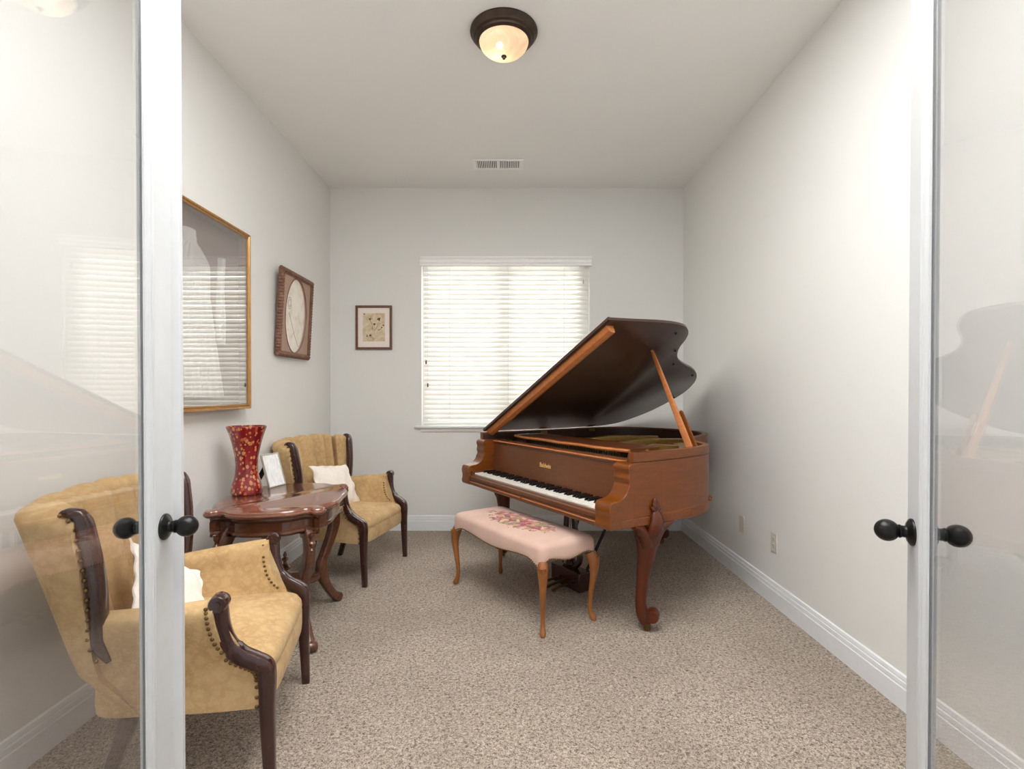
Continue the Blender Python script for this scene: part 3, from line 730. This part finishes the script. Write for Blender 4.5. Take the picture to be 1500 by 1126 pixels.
# ------------------------------------------------------------------ armchairs
def lerp(a, b_, t): return a + (b_ - a) * t
def make_chair():
    o = thing('armchair', 'gold velvet channel back armchair', 'armchair')
    # channel back
    NC, NT_, N = 7, 112, 26; b = MB(); cols = []
    def base(t, h):
        a = abs(t); hwid = .236 + .062 * max(h, -.1)
        x = -.205 - .125 * h + (.035 + .105 * max(0, h)) * a ** 3.0; y = math.copysign(hwid * math.sin(PI / 2 * a ** .92) ** .95, t) if a > 1e-6 else 0.0
        return Vector((x, y, 0))
    def nrm(t, h):
        e = 1e-3; d = base(min(1, t + e), h) - base(max(-1, t - e), h); return Vector((-d.y, d.x, 0)).normalized() * 1   # points away from the sitter
    ztop = lambda t: .858 + .022 * (1 - abs(t) ** 2) 
    for i in range(NT_ + 1):
        t = -1 + 2 * i / NT_; ph = (t + 1) / 2 * NC; ch = abs(math.sin(PI * ph)) ** .75
        col = []
        zt = ztop(t) - .006 + .020 * ch; z0 = .37
        for j in range(13):
            z = lerp(z0, zt - .035, j / 12); h = (z - .38) / .48
            n = nrm(t, h); p = base(t, h) - n * (.052 * ch * (.35 + .65 * j / 12)); col.append((p.x, p.y, z))
        h = (zt - .035 - .38) / .48; n = nrm(t, h); c = base(t, h)
        r_in = .052 * ch; thick = .075
        for j in range(1, 10):
            a = PI * j / 10; q = lerp(-r_in, thick, (1 - math.cos(a)) / 2); p = c + n * q; col.append((p.x, p.y, zt - .035 + .042 * math.sin(a)))
        for j in range(10):
            z = lerp(zt - .035, .265, j / 9); h = (z - .38) / .48; n = nrm(t, max(h, 0)); k = lerp(thick, .05, j / 9)
            p = base(t, max(h, -.25)) + n * k; col.append((p.x + (.075 * max(0, (.40 - z) / .14)), p.y, z))
        cols.append(col)
    b.rings(cols, cap=True); b.build('backrest', 'velvet', o, smooth=60)
    # seat
    b = MB(); rs = []; M_ = 72
    def seat_loop(off):
        out = []
        for j in range(M_):
            th = 2 * PI * j / M_; x, y = sq(th, .25 - off, .296 - off, 7.0)
            y *= .90 + .10 * (x + .25) / .5; out.append((x + .030, y))
        return out
    for off, z in ((.012, .255), (.002, .262), (0, .285), (0, .335), (.003, .342), (.0015, .348), (0, .355), (.002, .37), (.012, .388), (.03, .400)): rs.append([(x, y, z + (.012 if x < 0 and z > .33 else 0)) for x, y in seat_loop(off)])
    for k in (.8, .55, .3, .05): rs.append([(x * k + .03 * (1 - k), y * k, .402 + .028 * (1 - k * k)) for x, y in seat_loop(.03)])
    b.rings(rs); b.build('seat', 'velvet', o, smooth=50)
    # arms with side panels, wooden arm fronts running into the legs
    FC = spline([(.150, .600), (.152, .57), (.156, .52), (.170, .47), (.198, .43), (.236, .405), (.262, .385), (.268, .35), (.268, .27)], 6)
    def xf(z):
        best = min(FC, key=lambda q: abs(q[1] - z)); return best[0] - .012
    for s in (-1, 1):
        b = MB(); sec = []
        zt = .598
        # section loop (y offset from the outer face, z)
        for z in (.262, .30, .35, .40, .45, .50, .55): sec.append((0.0, z))
        for k in range(1, 8):
            a = PI * k / 8; sec.append((.036 - .042 * math.cos(a), zt - .036 + .040 * math.sin(a)))
        for z in (.54, .48, .42, .36, .262): sec.append((.066, z))
        def xb(z): return -.165 if z < .30 else -.165 - .05 * min(1, (z - .30) / .30)
        rs = []
        for i in range(11):
            u = i / 10; ring = []
            for dy, z in sec:
                x = lerp(xb(z), xf(z), u); drop = .02 * math.sin(PI * .5 * (1 - u)) if z > .5 else 0
                yo = lerp(.302, .349, min(1, max(0, (z - .36) / .2))) ; yo = lerp(lerp(.262, .292, min(1, max(0, (z - .30) / .2))), yo, math.sin(PI / 2 * u))
                ring.append((x, s * (yo - dy), z + drop * .0 - (.035 * (1 - u) if z > .5 else 0)))
            rs.append(ring)
        b.rings(rs); b.build('arm', 'velvet', o, smooth=50)
        pts = FC + spline([(.268, .26), (.271, .14), (.276, 0.0)], 6)
        py_ = lambda z: lerp(.298, .325, min(1, max(0, (z - .38) / .2))); path = [(x, s * py_(z), z) for x, z in pts]; n = len(path)
        ra = [.020 if z > .45 else (.024 if z > .33 else lerp(.0145, .023, z / .33)) for x, z in pts]
        rb = [.019 if z > .45 else (.022 if z > .33 else lerp(.0145, .021, z / .33)) for x, z in pts]
        b = MB(); b.loft(path, (0, 1, 0), ra, rb, 16, 4.5)
        b.lathe([(.001, -.023), (.022, -.023), (.025, -.018), (.025, .018), (.022, .023), (.001, .023)], (.150, s * .325, .596), 20, 'y')
        b.lathe([(.001, .020), (.009, .020), (.009, .027), (.001, .027)], (.150, s * .325, .596), 12, 'y'); b.lathe([(.001, -.027), (.009, -.027), (.009, -.020), (.001, -.020)], (.150, s * .325, .596), 12, 'y')
        b.build('front_leg', 'chairw', o, smooth=40)
        b = MB()
        for i in range(3, len(FC) - 1, 2):
            x, z = FC[i]; b.ball((x - .028, s * (lerp(.302, .349, min(1, max(0, (z - .36) / .2))) + .0015), z - .012 * (1 if z < .44 else 0)), .0058, 6, (1, .6, 1)); 
        b.build('arm_nailhead_trim', 'nail', o, smooth=60)
        b = MB()
        for i in range(4, len(FC) - 3, 2):
            x, z = FC[i]
            if z > .42: b.ball((x - .030, s * (lerp(.302, .349, min(1, max(0, (z - .36) / .2))) - .068), z), .0055, 6, (1, .6, 1))
        b.build('arm_nailhead_trim', 'nail', o, smooth=60)
        # wooden wing trim
        wing = []
        q0 = base(s, .22); n0 = nrm(s, .22); q0 = q0 + n0 * .034; wing += [(q0.x + .036, q0.y + s * .004, .438), (q0.x + .022, q0.y + s * .003, .468)]
        for j in range(13):
            z = lerp(.50, .845, j / 12); h = (z - .38) / .48; p = base(s, h); n = nrm(s, h); q = p + n * .036; wing.append((q.x + .012 + .012 * math.sin(PI * (z - .515) / .33), q.y, z))
        top = wing[-1]; wing += [(top[0] - .012, top[1] + s * .004, top[2] + .022), (top[0] - .032, top[1] + s * .008, top[2] + .031), (top[0] - .048, top[1] + s * .012, top[2] + .027)]
        wing = spline(wing, 2); b = MB(); b.loft(wing, (0, 1, 0), [.007, .011, .015, .018] + [.020] * (len(wing) - 8) + [.016, .013, .010, .006], [.014, .018, .022, .024] + [.024] * (len(wing) - 10) + [.02, .018, .016, .013, .010, .006], 14, 3)
        b.build('wing_trim', 'chairw', o, smooth=40)
        b = MB()
        for q in wing[1:-3:2]: b.ball((q[0] - .016, q[1] + s * .024, q[2]), .0058, 6)
        b.build('wing_nailhead_trim', 'nail', o, smooth=60)
        b = MB(); b.loft([(-.115, s * .215, .275), (-.130, s * .22, .20), (-.165, s * .228, .09), (-.195, s * .236, 0)], (0, 1, 0), [.024, .022, .018, .016], [.022, .020, .017, .015], 12, 4.5)
        b.build('rear_leg', 'chairw', o, smooth=40)
    return o
ch = make_chair()
def place(o, A, B, label, ang):
    """front legs' feet: A right-hand, B left-hand of the sitter's view from the side; ang = facing"""
    f = Vector((math.cos(ang), math.sin(ang))); m = (Vector(A) + Vector(B)) / 2; p = m - f * .276
    o.location = (p.x, p.y, 0); o.rotation_euler = (0, 0, ang); o['label'] = label; o['group'] = 'matching gold velvet armchairs'
place(ch, (-.757, 1.608), (-.889, 2.229), 'gold velvet channel back armchair in the foreground behind the left glass door', math.radians(12))
ch2 = copy_tree(ch)
place(ch2, (-.944, 3.333), (-.81, 3.954), 'gold velvet channel back armchair in the far corner beyond the table', math.radians(-12))
for k in (ch, ch2): k.scale = (1.06, 1.06, 1.03)

# ------------------------------------------------------------------ pillows
def pillow(name, label, loc, rot, a, bb, hgt, seed):
    o = thing(name, label, 'cushion', loc); o.rotation_euler = rot
    b = MB(); n = 36; random.seed(seed); vs = []
    fl = .86
    for side in (1, -1):
        for i in range(n + 1):
            for j in range(n + 1):
                x = -1 + 2 * i / n; y = -1 + 2 * j / n
                cx = x * (1 - .07 * (1 - x * x) * 0 - .05 * (1 - abs(x)) * y * y); pin = 1 - .06 * (1 - y * y) * abs(x) ** 3; pin2 = 1 - .06 * (1 - x * x) * abs(y) ** 3
                e = max(0, 1 - (abs(x) / fl) ** 2.6) * max(0, 1 - (abs(y) / fl) ** 2.6)
                z = side * (hgt * e ** .55 + .003) + .008 * math.sin(9 * x + 3 * y + seed) * (1 if max(abs(x), abs(y)) > fl else .25) + .004 * math.sin(14 * y + 5 * x)
                vs.append((a * x * pin, bb * y * pin2, z))
    m = n + 1; fs = []
    for s in (0, 1):
        for i in range(n):
            for j in range(n):
                q = (s * m * m + i * m + j, s * m * m + (i + 1) * m + j, s * m * m + (i + 1) * m + j + 1, s * m * m + i * m + j + 1); fs.append(q if s == 0 else q[::-1])
    edge = [i * m for i in range(n)] + [n * m + j for j in range(n)] + [(n - i) * m + n for i in range(n)] + [n - j for j in range(n)]
    for k in range(len(edge)):
        p, q = edge[k], edge[(k + 1) % len(edge)]; fs.append((p, q, q + m * m, p + m * m))
    b.add(vs, fs); b.build('pillow_cover', 'linen', o, smooth=60)
    return o
def chair_pt(c, x, y, z):
    a = c.rotation_euler.z; return (c.location.x + 1.06 * (x * math.cos(a) - y * math.sin(a)), c.location.y + 1.06 * (x * math.sin(a) + y * math.cos(a)), z * 1.03)
def on_chair(p, c, x, y, z, roll, lean, yaw):
    p.location = chair_pt(c, x, y, z)
    R = Matrix.Rotation(c.rotation_euler.z + yaw, 4, 'Z') @ Matrix.Rotation(lean, 4, 'Y') @ Matrix.Rotation(roll, 4, 'Z')
    p.rotation_euler = R.to_euler()
p1 = pillow('throw_pillow', 'cream flanged pillow on the foreground armchair, half hidden by the door stile', (0, 0, 0), (0, 0, 0), .17, .17, .05, 3)
p2 = pillow('throw_pillow', 'cream flanged pillow leaning on the far corner armchair', (0, 0, 0), (0, 0, 0), .165, .225, .055, 5)
on_chair(p1, ch, -.07, -.07, .535, math.radians(44), math.radians(58), 0)
on_chair(p2, ch2, -.09, .01, .55, math.radians(-7), math.radians(64), 0)
for p in (p1, p2): p['group'] = 'cream pillows on the armchairs'

# ------------------------------------------------------------------ side table
tl = Vector((-.13, .99)).normalized()
tb = thing('side_table', 'mahogany turtle top parlor table between the two armchairs', 'table', (-1.195, 2.775, 0), math.atan2(tl.y, tl.x))
QX, QY = .40, .295
q1 = [(.0, .300), (.10, .302), (.18, .290), (.235, .258), (.266, .240), (.276, .262), (.300, .276), (.338, .262), (.350, .228), (.330, .202), (.340, .178), (.372, .146), (.394, .09), (.404, 0)]
quad = q1[:-1]
full = [(x, y) for x, y in reversed([(x, y) for x, y in q1])]                       # from +x axis to +y axis (CCW)
full += [(-x, y) for x, y in q1[1:]] + [(-x, -y) for x, y in list(reversed(q1))[1:]] + [(x, -y) for x, y in q1[1:-1]]
TO = spline(full, 4, True)
ZT = .69
def stack(b, prof):
    b.rings([[(x, y, z) for x, y in inset(TO, d)] for d, z in prof])
b = MB(); stack(b, [(.020, ZT - .036), (.012, ZT - .034), (.004, ZT - .028), (.0, ZT - .020), (.002, ZT - .013), (.006, ZT - .011), (.006, ZT - .007), (.010, ZT - .002), (.016, ZT)])
b.build('table_top', 'tabletop', tb, smooth=30)
b = MB(); stack(b, [(.050, .565), (.040, .568), (.034, .578), (.036, .588), (.042, .592), (.042, .630), (.034, .638), (.028, .645), (.030, .655)])
b.build('apron', 'table', tb, smooth=30)
for sx in (-1, 1):
    for sy in (-1, 1):
        e = Vector((sx * .31, sy * .205, 0)); r0 = e.length; e.normalize(); sd = Vector((-e.y, e.x, 0))
        pts = [(.315, .580, .036), (.345, .535, .036), (.352, .48, .034), (.335, .42, .030), (.300, .35, .026), (.268, .29, .027), (.255, .25, .034), (.258, .20, .034), (.275, .15, .025), (.305, .10, .021), (.335, .06, .021), (.362, .032, .022), (.378, .018, .016)]
        sp = spline(pts, 4); b = MB()
        b.loft([e * q[0] + Vector((0, 0, q[1])) for q in sp], sd, [q[2] for q in sp], [.022] * len(sp), 16, 5)
        b.lathe([(.001, -.024), (.022, -.024), (.026, -.018), (.026, .018), (.022, .024), (.001, .024)], (0, 0, 0), 18)
        k = len(b.v) - 6 * 18
        for i in range(k, len(b.v)):
            v = Vector(b.v[i]); b.v[i] = tuple(e * (.375 + v.x) + sd * v.z + Vector((0, 0, .0265 + v.y)))
        lg = b.build('leg', 'table', tb, smooth=35)
        b = MB(); c = e * .385
        b.lathe([(.004, .48), (.010, .488), (.004, .497), (.007, .505), (.016, .515), (.018, .523), (.009, .532), (.008, .545), (.013, .552), (.013, .568)], (c.x, c.y, 0), 14)
        b.build('drop_finial', 'table', lg, smooth=40)
b = MB()
for s in (-1, 1):
    d = Vector((.31, s * .205, 0)).normalized(); sd = Vector((-d.y, d.x, 0))
    st = spline([(-.27, .215), (-.18, .19), (-.09, .235), (0, .25), (.09, .235), (.18, .19), (.27, .215)], 5)
    b.loft([d * q[0] + Vector((0, 0, q[1])) for q in st], sd, .022, .017, 12, 4)
sto = b.build('cross_stretcher', 'table', tb, smooth=35)
b = MB(); b.lathe([(.03, .255), (.034, .265), (.030, .275), (.014, .282), (.012, .292), (.026, .302), (.030, .312), (.022, .322), (.009, .330), (.008, .342), (.016, .350), (.016, .358), (.007, .366), (.010, .376), (.004, .392), (.001, .396)], n=20)
b.build('center_finial', 'table', sto, smooth=40)

# vase and photo frame standing on the table
vs_ = thing('vase', 'tall red glass vase with gold spots on the mahogany table', 'vase', (-1.425, 2.835, ZT))
pf = [(.070, 0), (.078, .004), (.079, .02), (.074, .05), (.062, .09), (.056, .13), (.0555, .165), (.060, .21), (.072, .27), (.086, .32), (.0985, .355), (.100, .364)]
pf = spline(pf, 4)
b = MB(); b.lathe([(.001, 0)] + pf + [(.0965, .365)] + [(r - .005, z) for r, z in reversed(pf[:-1]) if z > .02] + [(.001, .016)], n=48)
b.build('vase_body', 'vase', vs_, smooth=50)
fa = math.atan2(-.22, .974)
fr = thing('photo_frame', 'small silver photo frame on an easel back beside the vase', 'photo frame', (-1.356, 3.062, ZT), fa)
ln = Matrix.Rotation(math.radians(-16), 4, 'Y')
Wf, Hf = .0745, .196
b = MB()
for a in ((-Wf, -Wf + .007, 0, Hf), (Wf - .007, Wf, 0, Hf), (-Wf + .007, Wf - .007, 0, .007), (-Wf + .007, Wf - .007, Hf - .007, Hf)): b.box(-.012, 0, a[0], a[1], a[2], a[3], ln)
b.build('frame', 'silver', fr, smooth=0, bevel=.0015)
b = MB(); b.box(-.008, -.004, -Wf + .006, Wf - .006, .006, Hf - .006, ln); b.build('card', 'card', fr, smooth=0)
b = MB(); b.box(-.011, -.009, -Wf + .004, Wf - .004, .004, Hf - .004, ln); b.loft([(-.058, -.0, .15), (-.13, -.03, .003)], (0, 1, 0), .003, .028, 8, 4); b.build('easel_back', 'rubber', fr, smooth=30)

# ------------------------------------------------------------------ pictures on the walls
def frame_bars(b, x0, x1, y0, y1, z0, z1, w):
    b.box(x0, x1, y0, y0 + w, z0, z1); b.box(x0, x1, y1 - w, y1, z0, z1); b.box(x0, x1, y0 + w, y1 - w, z0, z0 + w); b.box(x0, x1, y0 + w, y1 - w, z1 - w, z1)
# shadow box with a baby gown
SY0, SY1, SZ0, SZ1 = 2.36, 3.125, 1.14, 2.167
sb = thing('shadow_box', 'large gilt shadow box frame on the left wall', 'shadow box', (XL, (SY0 + SY1) / 2, (SZ0 + SZ1) / 2))
wy, wz = (SY1 - SY0) / 2, (SZ1 - SZ0) / 2
b = MB()
prf = [(0, 0), (.062, 0), (.068, .004), (.068, .012), (.060, .017), (.064, .022), (.060, .027), (.012, .027), (0, .027)]
b.rings([[(d, y + ey * i, z + ez * i) for d, i in prf] for y, z, ey, ez in ((-wy, -wz, 1, 1), (wy, -wz, -1, 1), (wy, wz, -1, -1), (-wy, wz, 1, -1))], closed=True)
b.build('gilt_frame', 'gilt', sb, smooth=20)
b = MB(); b.box(.002, .006, -wy + .02, wy - .02, -wz + .02, wz - .02); b.build('backing_board', 'mauve', sb, smooth=0)
b = MB(); frame_bars(b, .006, .056, -wy + .024, wy - .024, -wz + .024, wz - .024, .004); b.build('side_lining', 'mauve', sb, smooth=0)
b = MB(); b.box(.053, .056, -wy + .026, wy - .026, -wz + .026, wz - .026); b.build('glass_pane', 'picglass', sb, smooth=0)
def gown(name, label, y, z0, z1, wfun, cat, folds, amp):
    o = thing(name, label, cat, (XL + .0075, y, z0))
    b = MB(); rs = []; n = 60; m = 44
    for i in range(m + 1):
        v = i / m; z = v * (z1 - z0); wl, wr = wfun(v); ring = []
        for j in range(n + 1):
            t = -1 + 2 * j / n; yy = lerp(-wl, wr, j / n)
            ring.append((.012 + .018 * (1 - t * t) ** .5 + amp * math.sin(folds * t + 1.3 * math.sin(3 * v)) * (1 - v * .4), yy, z))
        ring += [(.001, wr, z), (.001, -wl, z)]
        rs.append(ring)
    b.rings(rs); b.build('cloth', 'white', o, smooth=60); return o
def wg(v):
    if v > .965: return (.045, .05)
    if v > .93: return (.05, .056)
    if v > .60: k = (.93 - v) / .33; s = .06 + .125 * math.sin(PI / 2 * min(1, k * 2.4)); return (s, s)
    k = (.60 - v) / .60; return (.185 + .03 * k, .19 + .12 * k)
gown('infant_gown', 'long white baby gown displayed behind the shadow box glass', 2.60, 1.215, 2.045, wg, 'gown', 22, .004)
gown('bonnet_ribbon', 'white pleated cloth strip hanging right of the gown', 2.885, 1.50, 1.97, lambda v: (.022 + .012 * math.sin(5 * v), .026 + .01 * math.sin(7 * v)), 'ribbon', 7, .003)

# carved frame with an oval opening
ov = thing('oval_picture', 'carved brown frame with an oval cream print on the left wall', 'picture', (XL + .004, 3.83, 1.495))
ov.rotation_euler = (0, math.radians(3.2), 0)
OW, OH = .27, .592
b = MB(); b.box(.004, .034, -OW, -OW + .03, 0, OH); b.box(.004, .034, OW - .03, OW, 0, OH); b.box(.004, .034, -OW + .03, OW - .03, 0, .03); b.box(.004, .034, -OW + .03, OW - .03, OH - .03, OH)
for i in range(26):
    t = (i + .5) / 26
    for (y, z) in ((-OW + .012, .024 + t * (OH - .048)), (OW - .012, .024 + t * (OH - .048)), (-OW + 2 * OW * t, .012), (-OW + 2 * OW * t, OH - .012)):
        b.ball((.034, y, z), .0135, 7, (.9, 1, 1))
        ey = -.011 if y < -OW + .02 else (.011 if y > OW - .02 else 0); ez = -.011 if z < .02 else (.011 if z > OH - .02 else 0)
        if ey or ez: b.ball((.022, y + ey, z + ez), .0115, 6, (1.2, 1, 1))
b.build('carved_frame', 'carved', ov, smooth=45)
b = MB(); ew, eh = .184, .268; n = 64; cz = OH / 2
ringo = []; ringi = []
for j in range(n):
    t = 2 * PI * j / n; c, s = math.cos(t), math.sin(t); k = 1 / max(abs(c), abs(s)); ringo.append((.026, (OW - .028) * c * k, cz + (OH / 2 - .028) * s * k)); ringi.append((.026, ew * c, cz + eh * s))
b.rings([[(.012, y, z) for x, y, z in ringo], ringo, ringi, [(.012, y, z) for x, y, z in ringi]], cap=False); b.build('oval_mat', 'taupe', ov, smooth=20)
b = MB(); b.rings([[(.027 + .004 * math.cos(a), (ew + .004 * math.sin(a)) * math.cos(2 * PI * j / n), cz + (eh + .004 * math.sin(a)) * math.sin(2 * PI * j / n)) for a in [PI * 2 * k / 8 for k in range(8)]] for j in range(n)], closed=True)
b.build('oval_rim', 'carved', ov)
b = MB(); b.rings([[(x, ew * 1.01 * math.cos(2 * PI * j / n), cz + eh * 1.01 * math.sin(2 * PI * j / n)) for j in range(n)] for x in (.012, .015)])
pc = b.build('oval_print', 'portrait', ov, smooth=0)
b = MB()
for (y, z, r) in ((-.095, .375, .030), (-.095, .375, .018)):
    b.rings([[(.0155, y + (r + .0025 * math.sin(a)) * math.cos(2 * PI * j / 24), z + (r * 1.35 + .0025 * math.sin(a)) * math.sin(2 * PI * j / 24)) for a in (0, 1.57, 3.14, 4.71)] for j in range(24)], closed=True)
b.loft([(.0152, -.10, .31), (.0152, .02, .15), (.0152, .09, .08)], (1, 0, 0), .003, .001, 6)
b.build('print_drawing', 'ink', pc)

# small framed botanical print on the back wall
sp_ = thing('framed_print', 'small brown framed botanical print on the back wall', 'picture', (-1.2155, YB, 1.615))
b = MB(); PWd, PHt = .161, .39
for a in ((-PWd, -PWd + .02, 0, PHt), (PWd - .02, PWd, 0, PHt), (-PWd + .02, PWd - .02, 0, .02), (-PWd + .02, PWd - .02, PHt - .02, PHt)): b.box(a[0], a[1], -.024, -.001, a[2], a[3])
b.build('frame', 'frame', sp_, smooth=0, bevel=.003)
b = MB(); b.box(-PWd + .016, PWd - .016, -.012, -.006, .016, PHt - .016); b.build('mat_board', 'mat', sp_, smooth=0)
b = MB(); b.box(-.098, .098, -.0135, -.0115, .072, .322); ip = b.build('botanical_image', 'botan', sp_, smooth=0)
b = MB()
for (x, z, r) in ((.045, .27, .02), (-.035, .27, .013), (.005, .225, .014), (.085, .215, .01), (.07, .195, .009), (-.03, .125, .014), (-.06, .12, .01)):
    b.rings([[(x + r * math.cos(2 * PI * j / 7 + z * 9) * (1 if j % 2 else .6), y, z + r * math.sin(2 * PI * j / 7 + z * 9) * (1 if j % 2 else .6)) for j in range(7)] for y in (-.0135, -.0142)])
for (x0, z0, x1, z1) in ((.045, .25, .0, .16), (-.035, .257, -.01, .17), (.08, .2, .03, .17), (-.03, .11, .0, .085)):
    b.tube([(x0, -.0138, z0), ((x0 + x1) / 2 + .01, -.0138, (z0 + z1) / 2), (x1, -.0138, z1)], .0012, 5)
b.build('flower_drawing', 'frame', ip, smooth=0)

# ------------------------------------------------------------------ light
wd = bpy.data.worlds.new('daylight'); SC.world = wd; wd.use_nodes = True
bg = wd.node_tree.nodes['Background']; bg.inputs[0].default_value = (.985, .995, 1.0, 1); bg.inputs[1].default_value = .5
def area(name, loc, rot, sx, sy, power, col):
    l = bpy.data.lights.new(name, 'AREA'); l.shape = 'RECTANGLE'; l.size = sx; l.size_y = sy; l.energy = power; l.color = col
    o = bpy.data.objects.new(name, l); COL.objects.link(o); o.location = loc; o.rotation_euler = rot; return o
area('window_daylight', (-.045, YB + .45, 1.85), (math.radians(-78), 0, 0), 1.7, 1.7, 36, (1, .99, .97))
area('doorway_fill', (0, .15, .95), (math.radians(180 - 10), 0, 0), 1.4, .7, 66, (.985, .995, 1)).data.spread = math.radians(54)  # added fill near the doors, bounced off the ceiling; no fixture stands here
area('ceiling_fill', (0, 1.75, ZC - .02), (0, 0, 0), 1.4, .9, 25, (.985, .995, 1))  # added fill above the view to lift walls and floor, not a room fixture
pl_ = bpy.data.lights.new('lamp_glow', 'POINT'); pl_.energy = .24; pl_.color = (1, .82, .6); pl_.shadow_soft_size = .03
po_ = bpy.data.objects.new('lamp_glow', pl_); COL.objects.link(po_); po_.location = (-.056, 2.67, ZC - .064)

# ------------------------------------------------------------------ camera and view
cam = bpy.data.cameras.new('camera'); co = bpy.data.objects.new('camera', cam); COL.objects.link(co)
pitch_ = math.radians(.55)
co.location = (0, 0, H); co.rotation_euler = (PI / 2 - pitch_, 0, 0)
cam.sensor_width = 36; cam.lens = F / 1500 * 36
cam.shift_x = 2 / 1500; cam.shift_y = (573.5 + F * math.tan(pitch_) - 563) / 1500
cam.clip_start = .02
SC.camera = co
SC.view_settings.view_transform = 'Standard'; SC.view_settings.look = 'None'; SC.view_settings.gamma = 1
SC.view_settings.exposure = 0.78
SC.view_settings.use_curve_mapping = False
SC.cycles.max_bounces = 10; SC.cycles.diffuse_bounces = 6; SC.cycles.transparent_max_bounces = 16
SC.cycles.use_denoising = True
